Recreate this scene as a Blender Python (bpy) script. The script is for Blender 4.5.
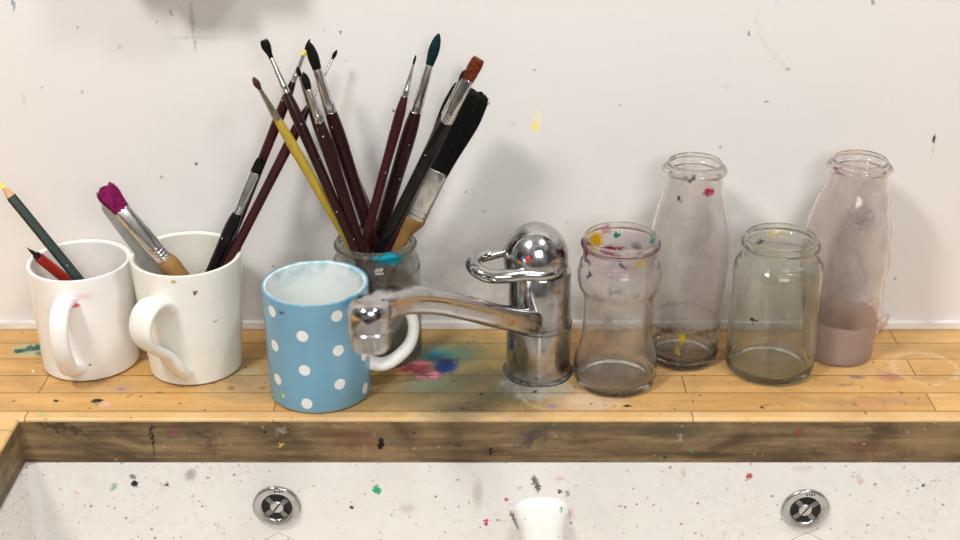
import bpy, bmesh, math, random
from mathutils import Vector, Matrix, Quaternion
random.seed(7)
sc = bpy.context.scene
for o in list(bpy.data.objects): bpy.data.objects.remove(o)

# ---------------------------------------------------------------- camera, world, lights, exposure
CAM = Vector((0, -1.097, .571)); PITCH = math.radians(25.1); FPX = 1382.0
cam = bpy.data.objects.new('camera', bpy.data.cameras.new('camera'))
sc.collection.objects.link(cam); sc.camera = cam
cam.location = CAM; cam.rotation_euler = (math.pi/2 - PITCH, 0, 0)
cam.data.sensor_width = 36; cam.data.lens = FPX/960*36; cam.data.clip_start = .02
cam.data.dof.use_dof = True; cam.data.dof.focus_distance = 1.125; cam.data.dof.aperture_fstop = 3.4

w = bpy.data.worlds.new('room_light'); sc.world = w; w.use_nodes = True
wn = w.node_tree; wn.nodes.clear()
bg = wn.nodes.new('ShaderNodeBackground'); wo = wn.nodes.new('ShaderNodeOutputWorld')
tc = wn.nodes.new('ShaderNodeTexCoord'); sx = wn.nodes.new('ShaderNodeSeparateXYZ'); cr = wn.nodes.new('ShaderNodeValToRGB')
mr = wn.nodes.new('ShaderNodeMapRange'); mr.inputs[1].default_value = -1; mr.inputs[2].default_value = 1
wn.links.new(tc.outputs['Generated'], sx.inputs[0]); wn.links.new(sx.outputs[2], mr.inputs[0]); wn.links.new(mr.outputs[0], cr.inputs[0])
e = cr.color_ramp.elements
e[0].position = 0; e[0].color = (.22, .20, .18, 1); e[1].position = 1; e[1].color = (1, .98, .95, 1)
for p, c in ((.40, (.30, .27, .25, 1)), (.5, (.55, .52, .50, 1)), (.72, (.85, .83, .82, 1))):
    q = e.new(p); q.color = c
nz = wn.nodes.new('ShaderNodeTexVoronoi'); nz.inputs['Scale'].default_value = 2.6; nz.distance = 'CHEBYCHEV'
wn.links.new(tc.outputs['Generated'], nz.inputs[0])
sp = wn.nodes.new('ShaderNodeSeparateColor'); wn.links.new(nz.outputs['Color'], sp.inputs[0])
pr = wn.nodes.new('ShaderNodeMapRange'); wn.links.new(sp.outputs[0], pr.inputs[0]); pr.inputs[1].default_value = .45; pr.inputs[2].default_value = .75; pr.inputs[3].default_value = 1; pr.inputs[4].default_value = .16
mu = wn.nodes.new('ShaderNodeMix'); mu.data_type = 'RGBA'; mu.blend_type = 'MULTIPLY'; mu.inputs[0].default_value = 1
wn.links.new(cr.outputs[0], mu.inputs[6]); wn.links.new(pr.outputs[0], mu.inputs[7])
wn.links.new(mu.outputs[2], bg.inputs[0]); bg.inputs[1].default_value = .50
wn.links.new(bg.outputs[0], wo.inputs[0])

def area(name, loc, target, size, sizey, power, col):
    l = bpy.data.lights.new(name, 'AREA'); l.shape = 'RECTANGLE'; l.size = size; l.size_y = sizey; l.energy = power; l.color = col
    o = bpy.data.objects.new(name, l); sc.collection.objects.link(o); o.location = loc
    o.rotation_euler = (Vector(target)-Vector(loc)).to_track_quat('-Z', 'Y').to_euler(); return o
area('ceiling_lamp_left', (-.75, -.95, 1.55), (0, -.05, .1), .26, .26, 21, (1, .96, .91))
area('ceiling_lamp_right', (.65, -.75, 1.6), (0, -.05, .1), .22, .22, 11, (1, .95, .90))
area('room_window', (.5, -2.6, 1.3), (0, 0, .1), 1.1, .9, 24, (1, .98, .96))
sc.view_settings.view_transform = 'Standard'; sc.view_settings.look = 'None'
sc.view_settings.gamma = 1; sc.view_settings.use_curve_mapping = False; sc.view_settings.exposure = 0.0

# ---------------------------------------------------------------- helpers
def ray(px, py):
    x = (px-480)/FPX; y = -(py-270)/FPX
    return Vector((x, math.cos(PITCH)+y*math.sin(PITCH), -math.sin(PITCH)+y*math.cos(PITCH)))
def on_top(px, py, z=0):
    d = ray(px, py); return CAM + d*((z-CAM.z)/d.z)
def on_y(px, py, Y=0):
    d = ray(px, py); return CAM + d*((Y-CAM.y)/d.y)

class Mat:
    """small wrapper that chains colour layers in a node tree"""
    def __init__(s, name, rough=.5, metal=0, color=(.8, .8, .8), coat=0, spec=.5):
        s.m = bpy.data.materials.new(name); s.m.use_nodes = True; s.t = s.m.node_tree
        s.n = s.t.nodes; s.l = s.t.links
        s.b = s.n['Principled BSDF']; s.out = s.n['Material Output']
        s.b.inputs['Roughness'].default_value = rough; s.b.inputs['Metallic'].default_value = metal
        s.b.inputs['Coat Weight'].default_value = coat; s.b.inputs['Coat Roughness'].default_value = .08
        s.b.inputs['Specular IOR Level'].default_value = spec
        rgb = s.n.new('ShaderNodeRGB'); rgb.outputs[0].default_value = (*color, 1); s.col = rgb.outputs[0]
        s.tc = s.n.new('ShaderNodeTexCoord').outputs['Object']; s._d = {}
    def noise(s, scale, detail=4, vec=None, rough=.55, stretch=None, dist=0):
        n = s.n.new('ShaderNodeTexNoise'); n.inputs['Scale'].default_value = scale
        n.inputs['Detail'].default_value = detail; n.inputs['Roughness'].default_value = rough; n.inputs['Distortion'].default_value = dist
        v = vec or s.tc
        if stretch:
            m = s.n.new('ShaderNodeMapping'); m.inputs['Scale'].default_value = stretch; s.l.new(v, m.inputs[0]); v = m.outputs[0]
        s.l.new(v, n.inputs[0]); return n.outputs[0]
    def rng(s, v, a, b, c=0., d=1., smooth=False):
        m = s.n.new('ShaderNodeMapRange'); m.interpolation_type = 'SMOOTHSTEP' if smooth else 'LINEAR'
        for i, q in enumerate((a, b, c, d)): m.inputs[i+1].default_value = q
        s.l.new(v, m.inputs[0]); return m.outputs[0]
    def math(s, op, a, b=None, clamp=False):
        m = s.n.new('ShaderNodeMath'); m.operation = op; m.use_clamp = clamp
        for i, q in enumerate((a, b)):
            if q is None: continue
            if isinstance(q, (int, float)): m.inputs[i].default_value = q
            else: s.l.new(q, m.inputs[i])
        return m.outputs[0]
    def mix(s, fac, color, a=None, mode='MIX'):
        m = s.n.new('ShaderNodeMix'); m.data_type = 'RGBA'; m.blend_type = mode; m.clamp_factor = True
        if isinstance(fac, (int, float)): m.inputs[0].default_value = fac
        else: s.l.new(fac, m.inputs[0])
        s.l.new(a or s.col, m.inputs[6])
        if isinstance(color, tuple): m.inputs[7].default_value = (*color, 1)
        else: s.l.new(color, m.inputs[7])
        s.col = m.outputs[2]; return s.col
    def warp(s, scale, amt):
        """object coordinates pushed about by noise, so stains get ragged outlines"""
        scale, amt = min(((30, .04), (60, .045), (130, .032), (260, .018), (400, .009), (700, .0012)), key=lambda q: abs(math.log(q[0]/scale))); k = (scale, amt)
        if k not in s._d:
            n = s.n.new('ShaderNodeTexNoise'); n.inputs['Scale'].default_value = scale; n.inputs['Detail'].default_value = 5; n.inputs['Roughness'].default_value = .68
            s.l.new(s.tc, n.inputs[0])
            a = s.n.new('ShaderNodeVectorMath'); a.operation = 'MULTIPLY_ADD'
            s.l.new(n.outputs['Color'], a.inputs[0]); a.inputs[1].default_value = (amt,)*3; a.inputs[2].default_value = (-amt/2,)*3
            b = s.n.new('ShaderNodeVectorMath'); b.operation = 'ADD'; s.l.new(s.tc, b.inputs[0]); s.l.new(a.outputs[0], b.inputs[1])
            s._d[k] = b.outputs[0]
        return s._d[k]
    def blobmask(s, loc, rad, soft=.4, rot=(0, 0, 0), wscale=260, wamt=.004):
        mp = s.n.new('ShaderNodeMapping'); mp.vector_type = 'TEXTURE'
        mp.inputs['Location'].default_value = loc; mp.inputs['Rotation'].default_value = rot; mp.inputs['Scale'].default_value = rad
        s.l.new(s.warp(wscale, wamt), mp.inputs[0])
        ln = s.n.new('ShaderNodeVectorMath'); ln.operation = 'LENGTH'; s.l.new(mp.outputs[0], ln.inputs[0])
        return s.rng(ln.outputs['Value'], 1, 1-soft)
    def blob(s, loc, rad, color, op=1., soft=.4, rot=(0, 0, 0), wscale=260, wamt=.004):
        k = s.blobmask(loc, rad, soft, rot, wscale, wamt)
        if op < 1: k = s.math('MULTIPLY', k, op)
        s.mix(k, color)
    def specks(s, scale, thr, color, keep=.3, op=1., vec=None):
        v = s.n.new('ShaderNodeTexVoronoi'); v.inputs['Scale'].default_value = scale
        s.l.new(vec or s.warp(700, .0012), v.inputs[0])
        a = s.rng(v.outputs['Distance'], thr, thr*.7)
        c = s.n.new('ShaderNodeSeparateColor'); s.l.new(v.outputs['Color'], c.inputs[0])
        b = s.math('LESS_THAN', c.outputs[0], keep)
        k = s.math('MULTIPLY', a, b)
        s.mix(s.math('MULTIPLY', k, op), color)
    def bump(s, h, strength=.2, dist=.001):
        b = s.n.new('ShaderNodeBump'); b.inputs['Strength'].default_value = strength; b.inputs['Distance'].default_value = dist
        s.l.new(h, b.inputs['Height']); s.l.new(b.outputs[0], s.b.inputs['Normal'])
    def done(s):
        s.l.new(s.col, s.b.inputs['Base Color']); return s.m

def link(name, me, mat=None, parent=None):
    o = bpy.data.objects.new(name, me); sc.collection.objects.link(o)
    if mat: me.materials.append(mat)
    if parent: o.parent = parent
    return o
def finish(name, bm, mat, parent=None, smooth=True, loc=None):
    bmesh.ops.recalc_face_normals(bm, faces=bm.faces)
    me = bpy.data.meshes.new(name); bm.to_mesh(me); bm.free()
    if smooth:
        for p in me.polygons: p.use_smooth = True
    o = link(name, me, mat, parent)
    if loc is not None: o.location = loc
    return o
def sharp(o, ang=35):
    me = o.data; bm = bmesh.new(); bm.from_mesh(me)
    for ed in bm.edges:
        if len(ed.link_faces) == 2 and ed.calc_face_angle(0) > math.radians(ang): ed.smooth = False
    bm.to_mesh(me); bm.free(); return o
def tag(o, label, cat, group=None):
    o['label'] = label; o['category'] = cat
    if group: o['group'] = group
    return o
def empty(name, loc, label, cat, group=None):
    o = bpy.data.objects.new(name, None); o.empty_display_size = .02; sc.collection.objects.link(o); o.location = loc
    return tag(o, label, cat, group)
def struct(o): o['kind'] = 'structure'; return o

def box(bm, a, b, bevel=0, seg=2):
    a = Vector(a); b = Vector(b)
    r = bmesh.ops.create_cube(bm, size=1, matrix=Matrix.Translation((a+b)/2) @ Matrix.Diagonal((*(b-a), 1)))
    if bevel:
        es = list({ed for v in r['verts'] for ed in v.link_edges})
        bmesh.ops.bevel(bm, geom=es, offset=bevel, segments=seg, affect='EDGES', profile=.5)

def smoothprof(pts, n=6):
    """Catmull-Rom through profile points; a point with a third entry 1 stays a corner"""
    out = []
    P = [Vector((p[0], p[1])) for p in pts]; S = [len(p) > 2 for p in pts]
    for i in range(len(P)-1):
        p1, p2 = P[i], P[i+1]
        p0 = P[i-1] if i > 0 and not S[i] else p1
        p3 = P[i+2] if i+2 < len(P) and not S[i+1] else p2
        for k in range(n):
            t = k/n
            out.append(.5*((2*p1)+(p2-p0)*t+(2*p0-5*p1+4*p2-p3)*t*t+(3*p1-p0-3*p2+p3)*t**3))
    out.append(P[-1]); return [(v.x, v.y) for v in out]
def lathe(bm, prof, segs=72, rfun=None, mat=None, close=False):
    """revolve (r, z) pairs around Z; r = 0 ends become poles"""
    rings = []; M = mat or Matrix.Identity(4)
    for r, z in prof:
        if r < 1e-6: rings.append([bm.verts.new(M @ Vector((0, 0, z)))]); continue
        ring = []
        for k in range(segs):
            a = 2*math.pi*k/segs; rr = r + (rfun(a, r, z) if rfun else 0)
            ring.append(bm.verts.new(M @ Vector((rr*math.cos(a), rr*math.sin(a), z))))
        rings.append(ring)
    pairs = list(zip(rings, rings[1:]))
    if close: pairs.append((rings[-1], rings[0]))
    for A, B in pairs:
        for k in range(segs):
            k2 = (k+1) % segs
            if len(A) == 1 and len(B) == 1: continue
            if len(A) == 1: bm.faces.new((A[0], B[k], B[k2]))
            elif len(B) == 1: bm.faces.new((A[k], A[k2], B[0]))
            else: bm.faces.new((A[k], A[k2], B[k2], B[k]))
def catmull(pts, n=8):
    P = [Vector(p) for p in pts]; out = []
    for i in range(len(P)-1):
        p1, p2 = P[i], P[i+1]; p0 = P[max(i-1, 0)]; p3 = P[min(i+2, len(P)-1)]
        for k in range(n):
            t = k/n
            out.append(.5*((2*p1)+(p2-p0)*t+(2*p0-5*p1+4*p2-p3)*t*t+(3*p1-p0-3*p2+p3)*t**3))
    out.append(P[-1]); return out
def sweep(bm, path, rad, up=(0, 0, 1), segs=20, power=2.0, cap=True):
    """tube along path; rad(t) -> (half width across, half height along up); power>2 = squarer section"""
    n = len(path); rings = []; up = Vector(up); side = None
    for i, p in enumerate(path):
        d = (path[min(i+1, n-1)]-path[max(i-1, 0)]).normalized()
        side = (d.cross(up) if side is None else side-d*side.dot(d)).normalized()
        u = side.cross(d).normalized(); a, b = rad(i/(n-1)); ring = []
        for k in range(segs):
            th = 2*math.pi*k/segs; c, s_ = math.cos(th), math.sin(th)
            c = math.copysign(abs(c)**(2/power), c); s_ = math.copysign(abs(s_)**(2/power), s_)
            ring.append(bm.verts.new(p+side*(a*c)+u*(b*s_)))
        rings.append(ring)
    for A, B in zip(rings, rings[1:]):
        for k in range(segs): bm.faces.new((A[k], A[(k+1) % segs], B[(k+1) % segs], B[k]))
    if cap: bm.faces.new(rings[0]); bm.faces.new(rings[-1])
def axis_matrix(tip, base, spin=0):
    """local +Z runs from tip down to the base; the flat side faces the camera"""
    tip = Vector(tip); base = Vector(base); z = (base-tip).normalized()
    view = (tip-CAM).normalized(); y = (view-z*view.dot(z)).normalized(); x = y.cross(z)
    M = Matrix((x, y, z)).transposed().to_4x4(); M.translation = tip
    return M @ Matrix.Rotation(spin, 4, 'Z'), (base-tip).length

# ---------------------------------------------------------------- materials of the setting
def wall_material():
    m = Mat('painted_wall', rough=.62, color=(.775, .760, .748), spec=.3)
    m.mix(m.math('MULTIPLY', m.rng(m.noise(5, 4), .45, .75), .35), (.76, .735, .72))
    z = m.n.new('ShaderNodeSeparateXYZ'); m.l.new(m.tc, z.inputs[0])
    # splash dirt gathered in the band above the worktop, thick behind the tap and the brush jar
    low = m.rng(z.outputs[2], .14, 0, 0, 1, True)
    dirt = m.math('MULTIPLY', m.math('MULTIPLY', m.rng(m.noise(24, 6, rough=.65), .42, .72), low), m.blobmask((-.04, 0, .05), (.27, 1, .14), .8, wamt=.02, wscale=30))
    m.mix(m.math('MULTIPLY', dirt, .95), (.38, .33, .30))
    m.specks(55, .09, (.35, .29, .26), .16, .7)
    m.specks(38, .035, (.05, .05, .05), .10, .9)
    m.specks(26, .05, (.75, .42, .42), .10, .35)
    D = [((535, 126), 5, 7, (.90, .78, .12), .8), ((538, 120), 6, 12, (.93, .87, .55), .5), ((513, 124), 5, 3, (.75, .60, .64), .5), ((196, 164), 1.5, 1.5, (.03, .03, .03), 1),
         ((766, 102), 2.5, 1, (.08, .06, .3), .9), ((934, 139), 2, 5, (.02, .02, .02), 1), ((933, 150), .8, 6, (.35, .35, .38), .6), ((749, 34), 1.5, 2.5, (.2, .2, .22), .9),
         ((788, 69), 3.5, 1.5, (.35, .35, .38), .7), ((777, 3), 4, 3, (.55, .65, .82), .5), ((758, 10), 2.2, 7, (.65, .74, .80), .5), ((726, 86), 5, 4, (.6, .58, .57), .4),
         ((873, 2), 1.5, 4, (.2, .2, .2), .8), ((534, 70), 1.2, 1, (.05, .05, .05), .9), ((620, 105), .9, .9, (.05, .05, .05), .9), ((192, 20), 3, 20, (.44, .41, .39), .55), ((195, 45), 2, 6, (.38, .34, .33), .7),
         ((171, 13), 2, 4, (.40, .37, .35), .7), ((157, 22), 1.5, 1.5, (.35, .33, .32), .7), ((195, 38), 34, 1.2, (.5, .47, .45), .4), ((222, 117), 2.5, 2.5, (.45, .75, .66), .5), ((13, 3), 2, 9, (.12, .2, .45), .7),
         ((346, 60), 1, 1, (.1, .1, .1), .8), ((341, 32), 1.2, 1.2, (.03, .03, .03), .9), ((394, 111), 1.3, 1.3, (.02, .02, .02), 1), ((484, 211), 3, 2, (.5, .42, .40), .6), ((350, 102), 6, 4, (.8, .72, .6), .4),
         ((24, 99), 3, 6, (.6, .57, .56), .4), ((82, 92), 1.5, 1.5, (.3, .28, .28), .7), ((120, 47), 2, 2, (.7, .42, .42), .6), ((260, 210), 1.5, 1.5, (.25, .22, .2), .8), ((466, 192), 1.5, 1.5, (.3, .25, .22), .7)]
    for (p, rx, rz, c, op) in D:
        q = on_y(*p, 0); m.blob((q.x, 0, q.z), (rx*.00088, .08, rz*.00092), c, op, .5, wscale=420, wamt=.0016)
    # curved wet trail top right
    pts = [(757, 14), (757, 30), (763, 42), (772, 52), (781, 61), (787, 68)]
    for a, b in zip(pts, pts[1:]):
        qa, qb = on_y(*a), on_y(*b); c = (qa+qb)/2; d = qb-qa
        m.blob((c.x, 0, c.z), (d.length*.65, .02, .0016), (.60, .61, .62), .45, .6, rot=(0, -math.atan2(d.z, d.x), 0), wamt=.001)
    m.bump(m.noise(60, 5, rough=.5), .25, .0016)
    return m.done()

def wood_nodes(m, scale_x=2.2):
    """worktop planks glued side by side, grain along X"""
    br = m.n.new('ShaderNodeTexBrick'); br.offset = .37; br.offset_frequency = 2
    for k, v in (('Scale', 1), ('Mortar Size', .00060), ('Mortar Smooth', .3), ('Brick Width', .53), ('Row Height', .0288), ('Bias', 0)): br.inputs[k].default_value = v
    br.inputs['Color1'].default_value = (0, 0, 0, 1); br.inputs['Color2'].default_value = (1, 1, 1, 1); br.inputs['Mortar'].default_value = (.5, .5, .5, 1)
    mp = m.n.new('ShaderNodeMapping'); mp.inputs['Location'].default_value = (.165, 0, 0); m.l.new(m.tc, mp.inputs[0]); m.l.new(mp.outputs[0], br.inputs[0])
    m.mix(br.outputs[0], (.60, .34, .11)); 
    base = m.col
    g1 = m.noise(60, 6, stretch=(.06, 1, 1), rough=.7, dist=.4)
    m.mix(m.math('MULTIPLY', m.rng(g1, .42, .68), .45), (.34, .19, .07))
    g2 = m.noise(420, 3, stretch=(.05, 1, 1))
    m.mix(m.math('MULTIPLY', m.rng(g2, .5, .72), .35), (.30, .16, .06))
    m.mix(m.math('MULTIPLY', m.rng(m.noise(9, 4), .5, .7), .30), (.74, .50, .24))
    return br

def worktop_material():
    m = Mat('oiled_beech', rough=.36, color=(.76, .46, .17), spec=.30)
    br = wood_nodes(m)
    T = lambda px, py: on_top(px, py)
    def t(px, py, rx, ry, c, op=1., soft=.5, ws=260, wa=.004):
        q = T(px, py); m.blob((q.x, q.y, 0), (rx*.00082, ry*.00175, .08), c, op, soft, wscale=ws, wamt=wa)
    # worn and greyed zones
    t(440, 392, 150, 30, (.24, .18, .085), .75, .8, 60, .02); t(800, 380, 60, 10, (.36, .23, .10), .5, .8, 60, .02); t(920, 350, 60, 12, (.38, .24, .10), .5, .8, 60, .02); t(20, 380, 60, 10, (.42, .26, .11), .4, .8, 60, .02)
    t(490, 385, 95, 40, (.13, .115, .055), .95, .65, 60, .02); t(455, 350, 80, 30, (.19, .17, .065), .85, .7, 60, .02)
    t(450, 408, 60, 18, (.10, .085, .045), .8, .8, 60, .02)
    t(395, 402, 70, 16, (.30, .24, .12), .6, .9, 60, .02)
    t(250, 380, 70, 26, (.36, .29, .18), .7, .9, 60, .02); t(110, 388, 60, 10, (.55, .40, .25), .45, .9, 60, .02)
    t(240, 372, 26, 8, (.42, .50, .30), .45, .8, 60, .01)
    t(590, 402, 46, 12, (.62, .50, .36), .7, .7, 90, .01); t(650, 370, 120, 26, (.42, .27, .12), .55, .9, 60, .02)
    t(537, 386, 44, 15, (.33, .35, .33), .6, .35, 120, .008); t(612, 380, 50, 22, (.30, .21, .11), .5, .6, 60, .02)
    t(880, 370, 60, 12, (.55, .37, .18), .5, .9, 60, .02)
    # ring marks left by wet jars
    def ring(px, py, R, wdt, c, op):
        q = T(px, py)
        a = m.blobmask((q.x, q.y, 0), (R, R, .01), wdt/R, wamt=.003); b = m.blobmask((q.x, q.y, 0), (R-wdt, R-wdt, .01), wdt/R, wamt=.003)
        m.mix(m.math('MULTIPLY', m.math('SUBTRACT', a, b, True), op), c)
    ring(566, 388, .043, .003, (.50, .44, .34), .4); ring(655, 385, .036, .002, (.25, .22, .15), .45); ring(925, 368, .030, .003, (.72, .60, .42), .45)
    ring(870, 404, .013, .0012, (.30, .10, .05), .5); ring(812, 385, .034, .0016, (.62, .44, .26), .5)
    # dried paint
    t(440, 356, 44, 15, (.03, .17, .16), .85, .7, 130, .012); t(470, 352, 26, 9, (.10, .16, .09), .6, .8, 130, .012); t(425, 384, 46, 10, (.16, .27, .22), .55, .8, 130, .012)
    t(414, 369, 24, 8, (.23, .01, .055), .85, .6, 130, .01); t(446, 366, 15, 9, (.004, .035, .19), 1, .4, 200, .007); t(436, 356, 12, 5, (.01, .13, .24), .9, .5, 200, .007)
    t(422, 363, 11, 2.4, (.75, .12, .32), .9, .4, 200, .005); t(434, 375, 6, 4, (.80, .20, .42), .95, .4, 200, .004); t(421, 377, 7, 1.6, (.80, .18, .38), .95, .4, 200, .004); t(404, 382, 2, 1.5, (.80, .22, .03), .9)
    t(28, 350, 22, 7, (.35, .52, .32), .8, .5, 200, .008); t(20, 351, 8, 3, (.005, .075, .05), 1, .3, 260, .006); t(35, 348, 13, 3.5, (.008, .11, .085), 1, .3, 260, .006); t(42, 353, 8, 2.5, (.02, .16, .11), .9, .3, 260, .005)
    t(97, 401, 7, 2.2, (.01, .01, .01), 1, .3, 400, .003); t(56, 401, 3, 1.4, (.02, .015, .01), 1, .3, 400, .002); t(105, 404, 6, 2.6, (.70, .42, .34), .8, .4); t(42, 415, 5, 2, (.12, .45, .03), .9, .4, 400, .003)
    t(33, 371, 2, 1.3, (.9, .9, .88), 1, .3, 400, .001); t(121, 389, 5, 1.4, (.28, .17, .42), .8, .4, 400, .002); t(231, 388, 5, 2.4, (.22, .12, .03), .8, .5, 400, .002); t(263, 388, 5, 1.6, (.2, .11, .04), .7, .5, 400, .002)
    t(481, 394, 2.5, 1.3, (.02, .02, .02), 1, .3, 400, .002); t(463, 408, 3, 1.4, (.02, .02, .02), 1, .3, 400, .002); t(535, 392, 2.5, 1.2, (.03, .03, .03), 1, .3, 400, .002); t(553, 406, 7, 3, (.22, .19, .30), .7, .6, 400, .003)
    t(423, 414, 3, 1, (.03, .03, .03), .9, .3, 400, .002); t(483, 388, 4, 1.6, (.33, .10, .07), .7, .5, 400, .002); t(505, 416, 9, 2, (.40, .28, .30), .6, .6); t(628, 406, 5, 1.2, (.02, .02, .02), 1, .3, 400, .004); t(616, 405, 2, 1, (.05, .05, .05), 1)
    t(762, 407, 2.4, 1.8, (.03, .03, .05), 1, .3, 400, .002); t(766, 405, 1.2, 1, (.03, .03, .05), 1); t(854, 404, 1.6, 1.2, (.01, .01, .01), 1); t(868, 403, 17, 6, (.62, .27, .16), .45, .6); t(896, 401, 20, 5, (.52, .27, .22), .45, .7)
    t(890, 377, 17, 6, (.38, .12, .12), .6, .6, 200, .008); t(857, 377, 9, 2, (.12, .10, .14), .7, .5, 200, .008); t(862, 368, 1.8, 1.2, (.03, .42, .10), 1); t(902, 393, 2.4, .9, (.02, .02, .02), 1); t(866, 413, 3, .9, (.02, .02, .02), 1)
    t(95, 404, 2, 1, (.03, .03, .02), .9); t(160, 393, 5, .9, (.05, .04, .02), .8); t(845, 385, 12, 1.4, (.10, .09, .09), .5, .5, 200, .008)
    m.mix(m.math('MULTIPLY', m.rng(m.noise(26, 7, stretch=(.5, 1, 1), rough=.72), .52, .72), .55), (.30, .19, .09)); m.mix(m.math('MULTIPLY', m.rng(m.noise(200, 5, rough=.7), .60, .70), .5), (.16, .10, .05))
    m.specks(90, .13, (.05, .03, .02), .22, .85); m.specks(140, .16, (.06, .04, .02), .15, .8); m.specks(60, .07, (.55, .52, .45), .05, .7)
    zz = m.n.new('ShaderNodeSeparateXYZ'); m.l.new(m.tc, zz.inputs[0])     # patchy paler strip along the front arris
    pale_edge = m.math('MULTIPLY', m.rng(zz.outputs[1], -.1445, -.1475), m.rng(m.noise(22, 5), .30, .60, .10, .50)); m.mix(pale_edge, (.78, .58, .32))
    # dark dirt in the glue lines
    m.mix(m.math('MULTIPLY', br.outputs[1], .75), (.07, .045, .02))
    m.bump(m.math('SUBTRACT', m.math('MULTIPLY', m.noise(300, 3, stretch=(.05, 1, 1)), .25), br.outputs[1]), .35, .0006)
    m.l.new(m.rng(m.noise(30, 4), .3, .7, .26, .50), m.b.inputs['Roughness'])
    return m.done()
def worktop_edge_material():
    m = Mat('grimy_beech_edge', rough=.45, color=(.5, .3, .1), spec=.15)
    ripple = m.noise(16, 5, stretch=(1, 1, 2.5), dist=.6)
    st = m.n.new('ShaderNodeMapping'); st.inputs['Scale'].default_value = (.06, .06, 1); m.l.new(m.tc, st.inputs[0])
    g = m.noise(140, 6, vec=st.outputs[0], rough=.7)
    m.mix(1.0, (.31, .215, .110)); m.mix(m.rng(g, .36, .64), (.115, .075, .038)); m.mix(m.math('MULTIPLY', m.rng(m.noise(55, 6, rough=.7), .48, .66), .45), (.085, .065, .045))
    m.mix(m.math('MULTIPLY', m.rng(ripple, .45, .70), .75), (.045, .028, .018))
    m.mix(m.math('MULTIPLY', m.rng(m.noise(7, 3), .50, .62), .55), (.30, .20, .10))
    def f(px, py, rx, rz, c, op=1., soft=.5, ry=0, ws=260, wa=.004):
        q = on_y(px, py, -.157); m.blob((q.x, -.157, q.z), (rx*.00080, .08, rz*.00095), c, op, soft, rot=(0, ry, 0), wscale=ws, wamt=wa)
    f(60, 428, 45, 5, (.045, .034, .022), .8, .6, .25, 90, .01); f(90, 445, 30, 10, (.06, .045, .03), .5, .8); f(152, 440, 2, 20, (.01, .01, .01), .95, .3, .05)
    f(175, 433, 4, 2.5, (.30, .03, .14), .8); f(203, 438, 26, 8, (.035, .028, .03), .6, .7, 0, 120, .01); f(282, 446, 1.8, 1.8, (.75, .55, .05), 1); f(281, 431, 9, 5, (.36, .30, .24), .7, .6)
    f(355, 440, 40, 16, (.13, .035, .03), .55, .8, 0, 90, .012); f(381, 445, 4, 7, (.01, .01, .01), 1, .3, .1, 400, .003); f(210, 450, 14, 6, (.14, .05, .06), .5, .8)
    f(533, 438, 26, 9, (.035, .035, .05), .75, .7, -.5, 90, .01); f(491, 452, 3, 4, (.005, .005, .005), 1, .3); f(560, 427, 70, 7, (.10, .09, .055), .6, .8, 0, 90, .01); f(680, 432, 60, 9, (.09, .095, .055), .6, .8, 0, 90, .01)
    f(681, 439, 4, 4, (.42, .38, .32), .7, .5); f(800, 433, 2.6, 3, (.42, .02, .02), .95, .3); f(670, 458, 3, 1.4, (.02, .16, .10), .9); f(691, 452, 2, 2, (.05, .25, .08), .9); f(870, 448, 34, 9, (.15, .05, .035), .5, .8, 0, 90, .012)
    f(395, 440, 3, 2, (.04, .12, .12), .8); f(375, 435, 1.5, 1.5, (.05, .3, .22), .9); f(910, 455, 26, 6, (.05, .035, .03), .5, .8); f(458, 447, 2, 2, (.01, .01, .01), 1); f(870, 432, 3, 1.2, (.40, .28, .16), .7)
    m.specks(75, .12, (.02, .015, .01), .28, .85); m.specks(150, .2, (.40, .32, .20), .12, .6); m.specks(60, .06, (.50, .44, .36), .05, .5)
    # red and pink paint on the left return
    m.blob((-.392, -.185, 0), (.010, .028, .05), (.32, .03, .05), .8, .7, wscale=90, wamt=.012)
    m.bump(g, .3, .0006)
    return m.done()

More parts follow.
